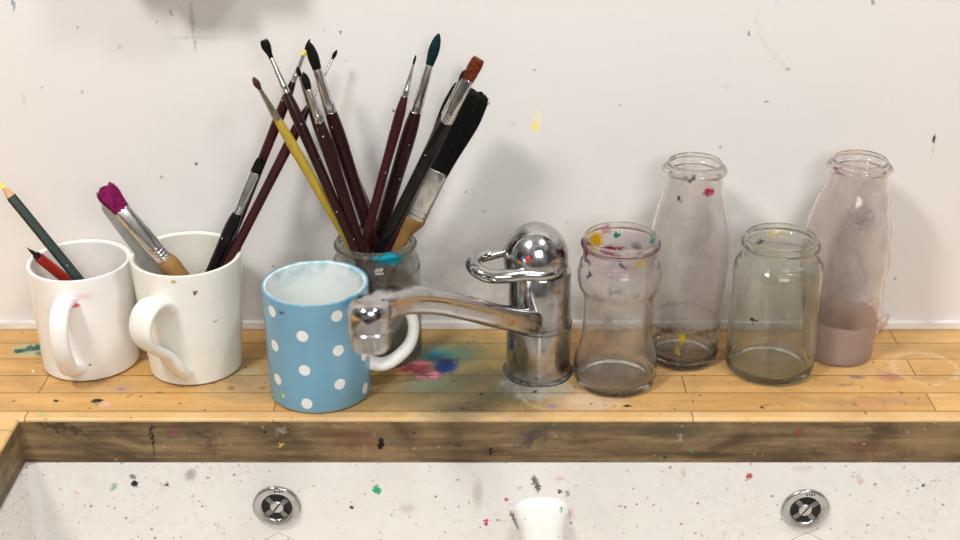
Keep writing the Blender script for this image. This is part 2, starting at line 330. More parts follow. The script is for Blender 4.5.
def sink_material():
    m = Mat('glazed_fireclay', rough=.16, color=(.80, .775, .74), spec=.5)
    m.mix(m.math('MULTIPLY', m.rng(m.noise(14, 5, rough=.65), .48, .78), .35), (.62, .59, .55))
    z = m.n.new('ShaderNodeSeparateXYZ'); m.l.new(m.tc, z.inputs[0])
    m.mix(m.math('MULTIPLY', m.rng(m.noise(130, 4), .58, .75), .14), (.42, .37, .33))
    grime = m.math('MULTIPLY', m.rng(m.noise(220, 5, rough=.75), .56, .70), m.rng(m.noise(11, 3), .42, .62))
    m.mix(m.math('MULTIPLY', grime, .42), (.22, .18, .15))
    m.specks(85, .13, (.24, .20, .18), .36, .8); m.specks(170, .20, (.34, .28, .25), .22, .7); m.specks(60, .07, (.48, .07, .14), .10, .8); m.specks(52, .07, (.05, .40, .30), .07, .8); m.specks(110, .12, (.04, .04, .04), .07, .9)
    def f(px, py, rx, rz, c, op=1., soft=.5, ry=0):
        q = on_y(px, py, -.159); m.blob((q.x, -.159, q.z), (rx*.00082, .06, rz*.00098), c, op, soft, rot=(0, ry, 0), wscale=350, wamt=.0035)
    f(377, 491, 5, 5, (.02, .38, .16), 1, .3); f(392, 517, 1.4, 1.4, (.05, .4, .25), 1, .3); f(351, 509, 2.2, 2, (.02, .02, .03), 1, .3); f(134, 485, 3.5, 4, (.02, .02, .02), 1, .3); f(132, 478, 4, 3, (.12, .11, .10), .8); f(166, 486, 2.4, 3, (.03, .02, .02), .9, .3)
    f(190, 476, 7, 8, (.28, .24, .22), .7, .6, .5); f(113, 489, 3, 6, (.22, .42, .30), .8, .4, .6); f(407, 510, 10, 6, (.50, .45, .38), .6, .7); f(478, 495, 7, 20, (.40, .37, .32), .5, .7); f(535, 482, 4, 6, (.11, .10, .08), .95, .4, -.3); f(538, 489, 3.5, 5, (.10, .09, .07), .95, .4)
    f(514, 519, 3, 9, (.13, .13, .11), .9, .3, -.5); f(506, 501, 2, 2, (.38, .01, .10), 1, .3); f(486, 524, 2.4, 4, (.55, .02, .14), 1, .3); f(560, 493, 2, 2, (.02, .02, .02), 1, .3); f(561, 507, 1.6, 1.6, (.02, .40, .22), 1, .3); f(568, 495, 2.5, 4, (.15, .15, .14), .7)
    f(571, 515, 5, 6, (.60, .25, .30), .5, .7); f(507, 463, 2.5, 2, (.04, .42, .32), .9, .4); f(520, 489, 3, 2.6, (.15, .55, .42), .7, .5); f(750, 478, 4, 3, (.45, .03, .04), .95, .3); f(862, 483, 5, 4, (.60, .35, .36), .6, .6); f(924, 487, 2, 1.5, (.02, .02, .04), 1, .3); f(858, 478, 3, 4, (.55, .38, .38), .5)
    f(527, 534, 5, 4, (.10, .62, .62), .9, .4); f(560, 480, 7, 3, (.62, .30, .34), .5, .7); f(803, 470, 14, 4, (.58, .52, .48), .5, .7); f(684, 474, 4, 4, (.60, .42, .38), .6); f(30, 530, 2, 1.6, (.2, .1, .2), .8); f(76, 495, 4, 2, (.66, .38, .42), .6); f(620, 508, 2, 1, (.45, .05, .15), .9)
    # printed diamond under each overflow
    for px in (277, 805):
        q = on_y(px+2, 541, -.159)
        dx = m.math('ABSOLUTE', m.math('SUBTRACT', z.outputs[0], q.x)); dz = m.math('ABSOLUTE', m.math('SUBTRACT', z.outputs[2], q.z))
        dd = m.math('ADD', m.math('MULTIPLY', dx, .55), dz)
        k = m.math('LESS_THAN', m.math('ABSOLUTE', m.math('SUBTRACT', dd, .0068)), .0004)
        m.mix(m.math('MULTIPLY', k, .6), (.22, .21, .20))
    m.l.new(m.rng(m.noise(40, 4), .4, .7, .14, .42), m.b.inputs['Roughness'])
    return m.done()

def simple(name, color, rough=.5, metal=0, coat=0, var=None, vscale=40, spec=.5, bump=0):
    m = Mat(name, rough=rough, metal=metal, color=color, coat=coat, spec=spec)
    if var: m.mix(m.rng(m.noise(vscale, 5, rough=.65), .40, .70), var)
    if bump: m.bump(m.noise(vscale*3, 4), bump, .0008)
    return m.done()

# ---------------------------------------------------------------- setting
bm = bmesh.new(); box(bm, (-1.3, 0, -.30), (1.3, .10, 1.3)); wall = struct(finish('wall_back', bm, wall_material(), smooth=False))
m_seal = Mat('white_sealant', rough=.35, color=(.84, .83, .81)); m_seal.mix(m_seal.math('MULTIPLY', m_seal.rng(m_seal.noise(70, 4, stretch=(.3, 1, 1)), .5, .7), .5), (.5, .46, .42)); m_seal.specks(60, .08, (.5, .2, .2), .1, .6)
bm = bmesh.new(); box(bm, (-1.2, -.0045, .0), (1.2, 0, .0085), .0015, 2); struct(finish('trim_1', bm, m_seal.done(), smooth=False))

SX0, SX1, SY0 = -.3655, .4665, -.1558        # the cut-out for the sink
bm = bmesh.new()
vs = [(-1.2, 0), (1.2, 0), (1.2, -.62), (SX1, -.62), (SX1, SY0), (SX0, SY0), (SX0, -.62), (-1.2, -.62)]
f_ = bm.faces.new([bm.verts.new((x, y, -.0405)) for x, y in vs])
r_ = bmesh.ops.extrude_face_region(bm, geom=[f_])
for v in r_['geom']:
    if isinstance(v, bmesh.types.BMVert): v.co.z = 0
bm.normal_update()
es = [ed for ed in bm.edges if all(v.co.z > -.001 for v in ed.verts) and ed.verts[0].co.y+ed.verts[1].co.y < -.01]
bmesh.ops.bevel(bm, geom=es, offset=.0028, segments=3, affect='EDGES', profile=.5)
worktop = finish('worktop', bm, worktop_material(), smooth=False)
worktop.data.materials.append(worktop_edge_material())
for p in worktop.data.polygons:
    if p.center.z < -.003 and p.normal.z < .5: p.material_index = 1
tag(worktop, 'paint-stained solid wood worktop around the sink, under all the mugs and jars', 'worktop')

sink = empty('double_sink', (.0505, -.36, -.30), 'white glazed double sink with paint specks set under the wooden worktop', 'sink')
SK = Vector((.0505, -.36, -.30)); m_sink = sink_material()
def in_sink(name, bm, mat, parent=None, smooth=True):
    bmesh.ops.recalc_face_normals(bm, faces=bm.faces); me = bpy.data.meshes.new(name); bm.to_mesh(me); bm.free()
    for p in me.polygons: p.use_smooth = smooth
    o = link(name, me, mat, parent or sink); o.matrix_parent_inverse = Matrix.Translation(-SK); return o
bm = bmesh.new()
# basin shell: a well with rounded inner corners, built as one outer and one inner loop
def rrect(x0, y0, x1, y1, r, n=6):
    out = []
    for cx, cy, a0 in ((x1-r, y1-r, 0), (x0+r, y1-r, 90), (x0+r, y0+r, 180), (x1-r, y0+r, 270)):
        for k in range(n+1):
            a = math.radians(a0+90*k/n); out.append((cx+r*math.cos(a), cy+r*math.sin(a)))
    return out
IX0, IX1, IY0, IY1 = SX0+.0012, SX1-.0012, -.560, SY0-.0012
loops = [(rrect(IX0-.018, IY0-.018, IX1+.018, IY1+.018, .012), -.0410), (rrect(IX0, IY0, IX1, IY1, .010), -.0410), (rrect(IX0, IY0, IX1, IY1, .010), -.235),
         (rrect(IX0+.004, IY0+.004, IX1-.004, IY1-.004, .010), -.246), (rrect(IX0+.015, IY0+.015, IX1-.015, IY1-.015, .010), -.25)]
rings = [[bm.verts.new((x, y, z)) for x, y in lp] for lp, z in loops]
for A, B in zip(rings, rings[1:]):
    for k in range(len(A)): bm.faces.new((A[k], A[(k+1) % len(A)], B[(k+1) % len(A)], B[k]))
bm.faces.new(rings[-1])
ob = [bm.verts.new((x, y, -.275)) for x, y in loops[0][0]]
for k in range(len(ob)): bm.faces.new((rings[0][k], rings[0][(k+1) % len(ob)], ob[(k+1) % len(ob)], ob[k]))
bm.faces.new(ob)
sh = in_sink('basin', bm, m_sink); sharp(sh, 50)
bm = bmesh.new()    # the low rounded divider between the two bowls, flaring into the back wall
prev = None; ys = [IY1+.002, IY1-.001, IY1-.004, IY1-.009, IY1-.016, IY1-.026, -.25, -.40, IY0]
for y in ys:
    d = max(0, (IY1-y)); fl = .012*math.exp(-d/.009); hw = .0168+fl*.55; topz = -.0835+fl*.9; ring = []
    for k in range(25):
        a = math.pi*k/24; c, s_ = math.cos(a), math.sin(a)
        c = math.copysign(abs(c)**.8, c); ring.append(bm.verts.new((.0505+hw*c, y, topz-.014+.014*abs(s_)**.9)))
    ring = [bm.verts.new((.0505+hw*1.15, y, -.252))]+ring+[bm.verts.new((.0505-hw*1.15, y, -.252))]
    if prev:
        for A, B, A2, B2 in zip(prev, prev[1:], ring, ring[1:]): bm.faces.new((A, B, B2, A2))
    prev = ring
in_sink('divider', bm, m_sink)

m_chrome = Mat('worn_chrome', rough=.08, metal=1, color=(.52, .51, .50))
m_chrome.mix(m_chrome.rng(m_chrome.noise(90, 5), .52, .75), (.30, .28, .26)); m_chrome.specks(160, .10, (.25, .23, .21), .15, .7)
m_chrome.l.new(m_chrome.rng(m_chrome.noise(60, 5), .35, .75, .06, .34), m_chrome.b.inputs['Roughness']); m_chrome = m_chrome.done()
m_bright = simple('screw_metal', (.62, .60, .57), .3, 1)
m_black = simple('hole_and_mark_black', (.006, .006, .006), .6)
m_dull = simple('dull_metal', (.30, .29, .27), .38, 1, var=(.16, .15, .13), vscale=300)
def overflow(px, py):
    c = on_y(px, py, IY1); R = Matrix.Translation(c) @ Matrix.Rotation(math.pi/2, 4, 'X')   # local +Z faces the room
    o = empty('overflow_grille', c, '', 'overflow'); 
    def put(name, bm, mat, par):
        bmesh.ops.recalc_face_normals(bm, faces=bm.faces); me = bpy.data.meshes.new(name); bm.to_mesh(me); bm.free()
        for p in me.polygons: p.use_smooth = True
        q = link(name, me, mat, par); q.matrix_parent_inverse = Matrix.Translation(-c); return q
    bm = bmesh.new(); lathe(bm, smoothprof([(.0195, -.001), (.0197, .0012), (.0185, .0028), (.0150, .0026), (.0125, .0016), (.0118, -.001)], 5), 56, mat=R); sharp(put('flange', bm, m_chrome, o), 60)
    bm = bmesh.new(); lathe(bm, [(0, .0003), (.0122, .0003)], 40, mat=R); put('hole_shade_disc', bm, m_black, o)  # flat black disc, painted to stand for the shade inside the hole
    bm = bmesh.new()
    for a in (40, 130):
        Rm = R @ Matrix.Rotation(math.radians(a), 4, 'Z'); r = bmesh.ops.create_cube(bm, size=1, matrix=Rm @ Matrix.Translation((0, 0, .0011)) @ Matrix.Diagonal((.0236, .0042, .0013, 1)))
    put('cross_bars', bm, m_dull, o).data.polygons.foreach_set('use_smooth', [False]*12)
    bm = bmesh.new(); lathe(bm, [(0, .0024), (.0046, .0024), (.0054, .0018), (.0056, .0008)], 32, mat=R); sc_ = put('screw', bm, m_bright, o); sharp(sc_)
    bm = bmesh.new(); bmesh.ops.create_cube(bm, size=1, matrix=R @ Matrix.Rotation(math.radians(55), 4, 'Z') @ Matrix.Translation((0, 0, .0024)) @ Matrix.Diagonal((.0100, .0012, .0003, 1))); q = put('slot', bm, m_black, o)
    q.parent = sc_; q.matrix_parent_inverse = Matrix.Identity(4)
    bm = bmesh.new()   # small dark maker's marks worn off the top of the flange
    for k in range(4):
        bmesh.ops.create_cube(bm, size=1, matrix=R @ Matrix.Translation((.0005+.0020*k-.001, .0158, .0028)) @ Matrix.Diagonal((.0011, (.0020, .0012, .0022, .0017)[k], .0004, 1)))
    put('stamped_mark', bm, m_black, o)
    return o
tag(overflow(277, 506), 'round chrome overflow grille in left bowl of the sink', 'overflow', 'overflow grilles in the sink')
tag(overflow(805, 509), 'round chrome overflow grille in right bowl of the sink', 'overflow', 'overflow grilles in the sink')

# dispenser fixed to the wall above the picture: throws the soft shade on the wall at the top left
m_plastic = simple('white_plastic', (.75, .74, .72), .35)
disp = empty('wall_dispenser', (-.228, 0, .34), 'white plastic dispenser fixed to the wall above the mugs', 'dispenser')
bm = bmesh.new(); box(bm, (-.066, -.05, .0), (.066, -.0002, .22), .012, 4); finish('case', bm, m_plastic, disp)
bm = bmesh.new(); box(bm, (-.030, -.042, -.022), (.030, -.008, .002), .008, 3); finish('nozzle', bm, m_plastic, disp)
# ---------------------------------------------------------------- mugs
def mug_material(name, body, inside, rim_z, dots=False, stains=()):
    m = Mat(name, rough=.12, color=body, coat=0)
    z = m.n.new('ShaderNodeSeparateXYZ'); m.l.new(m.tc, z.inputs[0])
    m.mix(m.math('MULTIPLY', m.rng(m.noise(28, 5), .48, .75), .35), tuple(c*.82 for c in body))
    rad = m.math('POWER', m.math('ADD', m.math('POWER', z.outputs[0], 2), m.math('POWER', z.outputs[1], 2)), .5)
    if dots:
        ang = m.math('MULTIPLY', m.math('ARCTAN2', z.outputs[0], m.math('MULTIPLY', z.outputs[1], -1)), 180/math.pi)   # 0 faces the room
        u = m.math('DIVIDE', m.math('ADD', ang, 9+380), 38)                 # 17 degrees left = column centre
        col = m.math('FLOOR', m.math('ADD', u, .5)); du = m.math('MULTIPLY', m.math('SUBTRACT', u, col), .0288)
        odd = m.math('MODULO', col, 2)
        v = m.math('DIVIDE', m.math('SUBTRACT', m.math('SUBTRACT', z.outputs[2], .0098), m.math('MULTIPLY', odd, .0152)), .0304)
        dv = m.math('MULTIPLY', m.math('SUBTRACT', v, m.math('FLOOR', m.math('ADD', v, .5))), .0304)
        # the printed row stops before the rim
        dist = m.math('POWER', m.math('ADD', m.math('POWER', du, 2), m.math('POWER', dv, 2)), .5)
        k = m.math('MULTIPLY', m.rng(dist, .0050, .0046), m.math('LESS_THAN', z.outputs[2], .0925))
        m.mix(k, (.78, .79, .76))
    # glaze of the inside: everything within the wall
    ins = m.math('MULTIPLY', m.math('LESS_THAN', m.math('SUBTRACT', rad, m.math('MULTIPLY', z.outputs[2], inside[2])), inside[1]), m.math('GREATER_THAN', z.outputs[2], .004))
    m.mix(ins, inside[0])
    if dots:
        k = m.math('MULTIPLY', m.rng(m.noise(60, 4), .42, .62), m.rng(z.outputs[2], rim_z-.016, rim_z-.002)); m.mix(m.math('MULTIPLY', k, m.math('MULTIPLY', ins, .75)), (.22, .50, .60))
    else:
        k = m.math('MULTIPLY', m.rng(m.noise(40, 5), .48, .7), ins); m.mix(m.math('MULTIPLY', k, .30), (.55, .53, .48))
    for (loc, r, c, op, soft) in stains: m.blob(loc, r, c, op, soft, wscale=420, wamt=.002)
    m.specks(60, .05, (.10, .06, .06), .08, .8)
    m.mix(m.math('LESS_THAN', z.outputs[2], .0016), (.50, .44, .34))
    return m.done()
def mug(loc, R0, R1, H, label, mat, hmat, hpath, hrad, up=(0, 0, 1), group=None, hlabel=None):
    o = empty('mug', loc, label, 'mug', group)
    t = .0036
    prof = smoothprof([(0, .0035), (R0-.006, .0035), (R0-.005, .0005, 1), (R0-.0024, .0002), (R0-.0018, .0009), (R0-.0003, .0017), (R0+.0001, .0042), (R0+(R1-R0)*.4, H*.35), (R0+(R1-R0)*.8, H*.75), (R1, H-.002), (R1-.0006, H-.0004), (R1-t/2, H), (R1-t+.0004, H-.0006),
                       (R1-t, H-.003), (R0+(R1-R0)*.8-t, H*.75), (R0-t, .018), (R0-t-.004, .009), (R0-.014, .0065), (0, .006)], 5)
    bm = bmesh.new(); lathe(bm, prof, 96); finish('body', bm, mat, o)
    bm = bmesh.new(); sweep(bm, catmull(hpath, 10), hrad, up, 24, 2.4); q = finish('handle', bm, hmat, o)
    if hlabel: q['label'] = hlabel
    return o
def dirpath(a, pts):
    """handle path in the vertical plane at angle a from the room side; pts = (distance from axis, height, sideways)"""
    d = Vector((math.sin(a), -math.cos(a), 0)); s = Vector((math.cos(a), math.sin(a), 0))
    return [d*r+s*sd+Vector((0, 0, z)) for r, z, sd in pts]
white1 = (.88, .87, .85); white2 = (.84, .83, .77)
mm1 = mug_material('warm_white_glaze', white1, ((.80, .78, .75), .0375, .028), .0915, stains=[
    ((.006, -.041, .072), (.0040, .01, .0022), (.75, .03, .08), .95, .4), ((.012, -.040, .079), (.012, .01, .004), (.80, .40, .45), .45, .8), ((.010, -.041, .016), (.0011, .01, .0011), (.01, .01, .01), 1, .2), ((.037, .010, .082), (.006, .006, .008), (.70, .50, .18), .5, .7)])
mh = mug_material('warm_white_handle_glaze', white1, ((.80, .78, .75), -1.0, 0), .0915)
mug((-.332, -.0580, 0), .0402, .0420, .0935, 'white mug farthest left, holding a green pencil and a red dip pen', mm1, mh,
    dirpath(math.radians(-2), [(.0385, .076, 0), (.046, .0775, 0), (.058, .0745, 0), (.0665, .063, 0), (.067, .045, 0), (.060, .028, 0), (.051, .017, 0), (.0385, .014, 0)]), lambda t: (.0076+.0016*(abs(2*t-1)**3), .0046), group=None)
mm2 = mug_material('cream_glaze', white2, ((.74, .72, .64), .0360, .069), .1009, stains=[
    ((.014, -.043, .088), (.0016, .01, .0022), (.12, .02, .03), .9, .4), ((.026, -.034, .058), (.002, .01, .0016), (.35, .2, .18), .7, .5), ((-.002, -.045, .0985), (.003, .01, .0014), (.55, .33, .05), .9, .4)])
mh2 = mug_material('cream_handle_glaze', white2, ((.76, .74, .66), -1.0, 0), .1009)
mug((-.241, -.0660, 0), .0388, .0450, .1030, 'cream white mug with looped strap handle, holding flat brushes and two long ones', mm2, mh2,
    dirpath(math.radians(-17), [(.0415, .0735, 0), (.047, .0800, -.001), (.057, .0825, -.003), (.067, .077, -.005), (.071, .065, -.006), (.067, .053, -.005), (.058, .043, -.002), (.0495, .034, .002), (.044, .022, .006), (.0375, .0125, .008)]),
    lambda t: (.0118-.0022*t, .0042+.0012*(abs(2*t-1)**2)))
blue = (.17, .36, .49)
mm3 = mug_material('blue_spotted_glaze', blue, ((.74, .79, .78), .0387, .018), .0951, dots=True, stains=[
    ((.0300, -.028, .094), (.012, .012, .006), (.01, .25, .42), .85, .6), ((-.022, -.034, .0885), (.003, .01, .0012), (.05, .05, .08), .8, .4), ((-.026, -.033, .012), (.0015, .01, .0018), (.55, .75, .05), .95, .3), ((-.005, -.01, .03), (.004, .004, .003), (.02, .35, .5), .8, .5)])
mh3 = mug_material('white_handle_glaze', (.78, .78, .74), ((.8, .8, .8), -1.0, 0), .0951)
mug((-.131, -.1082, 0), .0412, .0424, .0970, 'light blue mug with white polka dots beside the tap spout', mm3, mh3,
    dirpath(math.radians(96), [(.0385, .078, 0), (.048, .0800, 0), (.062, .078, 0), (.074, .068, 0), (.0775, .052, 0), (.073, .036, 0), (.061, .024, 0), (.050, .020, 0), (.0385, .023, 0)]), lambda t: (.0075+.0015*abs(2*t-1)**3, .0046), hlabel='white handle of the polka dot mug')

# ---------------------------------------------------------------- glass
def glass_material(name, tint, film=(.55, .52, .48), amount=.35, base=.06, stains=(), rough=.02, bands=()):
    m = Mat(name, rough=rough, color=tint)
    m.b.inputs['Transmission Weight'].default_value = 1; m.b.inputs['IOR'].default_value = 1.45
    z = m.n.new('ShaderNodeSeparateXYZ'); m.l.new(m.tc, z.inputs[0])
    # dried wash-water film: streaky, matt, partly see-through
    f1 = m.noise(42, 7, stretch=(1, 1, .5), rough=.68, dist=.8); f2 = m.noise(260, 4, stretch=(1, 1, .6))
    k = m.math('ADD', m.math('MULTIPLY', m.rng(f1, .40, .72), amount), m.math('MULTIPLY', m.rng(f2, .5, .8), amount*.5))
    k = m.math('ADD', k, base, True)
    for (z0, z1, op) in bands:
        wz = m.math('ADD', z.outputs[2], m.rng(m.noise(45, 4), .3, .7, -.003, .003))
        kk = m.math('MULTIPLY', m.rng(wz, z0-.0012, z0), m.rng(wz, z1+.0012, z1)); k = m.math('MAXIMUM', k, m.math('MULTIPLY', kk, op))
    film_rgb = m.n.new('ShaderNodeRGB'); film_rgb.outputs[0].default_value = (*film, 1)
    glasscol = m.col; m.col = film_rgb.outputs[0]
    for (loc, r, c, op, soft) in sorted(stains, key=lambda q: -min(q[1][0], .05)*(q[1][0] >= .05)-(.01 if q[3] < .5 else 0)):
        b = m.blobmask(loc, r, soft, wscale=300, wamt=.005); m.mix(m.rng(b, 0, .2), c); k = m.math('MAXIMUM', k, m.math('MULTIPLY', b, op))
    filmcol = m.col; m.col = glasscol; m.done()
    d = m.n.new('ShaderNodeBsdfDiffuse'); tr = m.n.new('ShaderNodeBsdfTranslucent'); ad = m.n.new('ShaderNodeMixShader'); ad.inputs[0].default_value = .45
    m.l.new(filmcol, d.inputs[0]); m.l.new(filmcol, tr.inputs[0]); m.l.new(d.outputs[0], ad.inputs[1]); m.l.new(tr.outputs[0], ad.inputs[2])
    mx = m.n.new('ShaderNodeMixShader'); m.l.new(k, mx.inputs[0]); m.l.new(m.b.outputs[0], mx.inputs[1]); m.l.new(ad.outputs[0], mx.inputs[2]); m.l.new(mx.outputs[0], m.out.inputs[0])
    return m.m
def offset_inner(outer, t, floor):
    """inner wall of a vessel from its outer profile (list of r, z from bottom to top)"""
    inn = [(max(r-t, .004), z) for r, z in outer if z > floor+.004]
    return inn[::-1]
def vessel(name, loc, outer, H, mouth, label, mat, cat, group=None, thread=None, t=.0021, floor=.006, ripple=None, segs=112, tall=1.022):
    """outer: control points from the base up to just under the lip"""
    o = empty(name, loc, label, cat, group)
    op = smoothprof(outer, 8)
    ins = offset_inner(op, t, floor)
    lip = [(mouth, H-.0010), (mouth-.0005, H-.0002), (mouth-t*.5, H), (mouth-t+.0004, H-.0003), (mouth-t, H-.0012)]
    r0 = ins[-1][0]
    fl = [(r0-.0012, floor+.0020), (r0-.0045, floor+.0006), (r0*.6, floor+.0006), (r0*.3, floor+.0012), (0, floor+.0016)]
    r00 = op[0][0]
    bot = [(0, .0022), (r00*.6, .0020), (r00*.9, .0008), (r00*.96, 0)]
    prof = bot+op+lip+ins+fl
    def rf(a, r, z):
        dr = 0
        if thread:
            z0, pitch, turns, amp, start = thread
            for k in range(2):                       # two thread starts
                u = ((a-start-k*math.pi) % (2*math.pi))/(2*math.pi)*turns
                if u <= turns:
                    zc = z0-pitch*u; fade = min(1, u/.05, (turns-u)/.05)
                    dr = max(dr, amp*fade*math.exp(-((z-zc)/.0011)**2))
            if r < mouth-t*.8: dr *= .45
        if ripple: dr += ripple(a, z)
        return dr
    bm = bmesh.new(); lathe(bm, prof, segs, rf)
    for v in bm.verts: v.co.z *= tall
    finish('glass_body', bm, mat, o)
    return o
NECKZ = lambda a, b, n, r: [(r, a+(b-a)*k/n) for k in range(n+1)]
# jar that holds the brushes
gA = glass_material('grimy_jar_glass', (.95, .97, .95), (.30, .27, .22), .30, .08, stains=[((.012, -.031, .1010), (.014, .008, .0048), (.02, .42, .58), 1, .4), ((.0, -.0335, .05), (.03, .01, .022), (.60, .58, .54), .35, .8), ((.016, -.026, .0975), (.010, .02, .005), (.02, .42, .55), .9, .5)], bands=[(.002, .060, .42)])
jarA = vessel('brush_jar', (-.0875, -.0410, 0), [(.0330, .0), (.0360, .002), (.0372, .006), (.0372, .074), (.0370, .081), (.0357, .0870), (.0337, .0910), (.0327, .0930)]+NECKZ(.0945, .1040, 7, .0325), .1060, .0325,
              'grimy glass jar full of paintbrushes behind the blue mug', gA, 'jar', thread=(.1022, .004, .5, .0022, 1.0), tall=1)
gJ1 = glass_material('pink_stained_glass', (.998, .994, .985), (.74, .66, .56), .17, .025, stains=[
    ((-.0195, .021, .1165), (.0085, .012, .0085), (.80, .50, .01), 1, .3), ((-.027, .008, .113), (.006, .010, .009), (.12, .01, .06), .95, .4), ((-.028, -.002, .121), (.006, .008, .008), (.20, .02, .09), .9, .5), ((-.010, .0265, .124), (.006, .006, .006), (.60, .25, .20), .6, .7), ((.000, .0285, .119), (.003, .004, .002), (.0, .25, .15), 1, .3),
    ((-.004, .026, .104), (.017, .010, .006), (.38, .01, .13), .95, .5), ((.016, .024, .110), (.008, .008, .006), (.30, .27, .30), .7, .7), ((.014, -.027, .117), (.006, .006, .003), (.65, .50, .05), .85, .5), ((-.024, -.018, .104), (.0028, .004, .002), (.03, .01, .05), 1, .3), ((-.028, -.012, .113), (.004, .005, .003), (.05, .03, .12), .9, .4), ((.027, .012, .122), (.006, .008, .003), (.10, .35, .28), .7, .6),
    ((.0, -.03, .1165), (.003, .006, .0018), (.03, .03, .15), .9, .4), ((.0, 0, .116), (.05, .05, .012), (.45, .14, .24), .10, .4), ((0, 0, .088), (.05, .05, .0030), (.40, .10, .20), .22, .7), ((-.006, -.03, .096), (.008, .006, .003), (.30, .28, .28), .6, .6), ((.010, -.03, .092), (.004, .006, .002), (.25, .2, .2), .6, .6),
    ((0, 0, .012), (.05, .05, .016), (.30, .25, .19), .16, .6)])
vessel('glass_jar', (.112, -.0925, 0), [(.0300, .0), (.0325, .0015), (.0341, .006), (.0345, .013), (.0336, .023), (.0308, .034), (.0290, .044), (.0287, .055), (.0287, .074), (.0302, .081), (.0326, .086), (.0337, .092), (.0337, .098), (.0324, .104), (.0302, .1075)]+NECKZ(.109, .1262, 12, .0296), .1276, .0296,
       'glass jar with pink and yellow paint on its rim, beside the tap', gJ1, 'jar', 'empty glass jars', thread=(.1225, .0045, .55, .0022, 1.6))
gB1 = glass_material('smoky_bottle_glass', (.998, .993, .988), (.76, .68, .61), .19, .03, stains=[
    ((-.006, -.030, .032), (.0018, .010, .007), (.85, .66, .01), 1, .3), ((-.009, -.030, .020), (.0016, .010, .003), (.85, .66, .01), 1, .3), ((.009, -.021, .160), (.006, .006, .0026), (.50, .01, .06), .9, .5), ((-.013, -.018, .153), (.0018, .006, .0018), (.06, .05, .07), 1, .3), ((-.006, -.021, .1715), (.008, .006, .0014), (.10, .01, .10), .95, .4), ((-.016, .012, .174), (.004, .006, .002), (.05, .01, .06), .9, .4),
    ((0, -.03, .128), (.022, .01, .030), (.48, .40, .38), .35, .9), ((.01, -.03, .09), (.02, .01, .04), (.56, .42, .44), .30, .9), ((0, 0, .010), (.05, .05, .003), (.06, .05, .05), .55, .5), ((0, 0, .036), (.05, .05, .0022), (.10, .08, .08), .40, .6), ((0, 0, .012), (.05, .05, .014), (.30, .26, .18), .15, .6)])
bottle_prof = [(.0272, .0), (.0292, .0015), (.0302, .005), (.0305, .020), (.0309, .050), (.0324, .072), (.0334, .090), (.0332, .106), (.0315, .122), (.0278, .140), (.0242, .155), (.0226, .1645), (.0226, .1665), (.0248, .1672), (.0262, .1690), (.0262, .1705), (.0248, .1722), (.0224, .1730), (.0222, .1745)]
vessel('glass_bottle', (.1735, -.0515, 0), bottle_prof, .1767, .0221, 'smoky empty glass bottle with a yellow paint dab, standing between two jars', gB1, 'bottle', 'glass bottles with wide lipped mouths', t=.0020, tall=1.008)
gJ2 = glass_material('greenish_jar_glass', (.985, .995, .965), (.70, .68, .52), .13, .025, stains=[
    ((-.013, -.026, .058), (.0016, .006, .0010), (.01, .01, .01), 1, .3), ((-.022, -.027, .0585), (.0030, .006, .0016), (.02, .01, .01), 1, .3), ((.0, .028, .111), (.004, .005, .003), (.75, .65, .10), .7, .5), ((.006, .027, .112), (.0022, .004, .0016), (.75, .35, .01), 1, .3), ((-.012, .025, .104), (.005, .006, .0014), (.01, .05, .08), .95, .4),
    ((0, 0, .010), (.05, .05, .013), (.36, .36, .22), .15, .6), ((0, 0, .022), (.05, .05, .0016), (.14, .12, .10), .35, .7)])
vessel('glass_jar', (.2445, -.0712, 0), [(.0325, .0), (.0350, .0015), (.0368, .005), (.0374, .011), (.0372, .022), (.0368, .050), (.0365, .080), (.0366, .088), (.0358, .0945), (.0328, .0990), (.0302, .1010)]+NECKZ(.1025, .1165, 11, .0295), .1179, .0295,
       'greenish glass jar with clean rim, between the two bottles', gJ2, 'jar', 'empty glass jars', thread=(.1128, .0045, .55, .0023, 1.9))
gB2 = glass_material('pink_bottle_glass', (.998, .993, .988), (.70, .56, .51), .20, .03, stains=[((-.002, -.026, .135), (.014, .008, .016), (.38, .33, .33), .55, .8), ((.004, -.03, .085), (.02, .01, .02), (.52, .45, .45), .35, .9), ((-.020, -.01, .172), (.004, .006, .003), (.4, .15, .2), .7, .5)], bands=[(.001, .038, .55)])
def rip(a, z):
    if z < .045 or z > .158: return 0
    lean = -.0042*math.cos(a)*math.sin(math.pi*(z-.045)/.113)**.7*(.6+.4*(math.cos(a) < 0))
    return lean+(.0010*math.sin(z*210+2)+.0006*math.sin(z*95))*max(0, math.cos(a-.2))**2*min(1, (z-.045)/.02, (.158-z)/.02)
m_ = vessel('glass_bottle', (.3085, -.0455, 0), [(r*(1.04 if .03 < z < .15 else (.96 if z < .03 else 1)), z) for r, z in bottle_prof], .1767, .0221, 'glass bottle with pink residue in its bottom, farthest right', gB2, 'bottle', 'glass bottles with wide lipped mouths', t=.0020, tall=1.008, ripple=rip)

# crumpled rag between the right-hand bottle and the wall
m_rag = simple('pink_rag', (.66, .52, .50), .85, var=(.78, .68, .66), vscale=60, bump=.5)
bm = bmesh.new(); bmesh.ops.create_icosphere(bm, subdivisions=5, radius=1)
from mathutils import noise as mn
for v in bm.verts:
    p = v.co.copy(); k = 1+.30*mn.noise(p*2.2)+.16*abs(mn.noise(p*5.5+Vector((3, 1, 2))))*2-.1; v.co = Vector((p.x*.0170*k, p.y*.0052*k, max(-.0145, p.z*.0165*k)))
rag = finish('crumpled_rag', bm, m_rag, loc=(.3420, -.0115, .0148)); tag(rag, 'small crumpled pale pink rag on the worktop behind the rightmost bottle', 'rag')

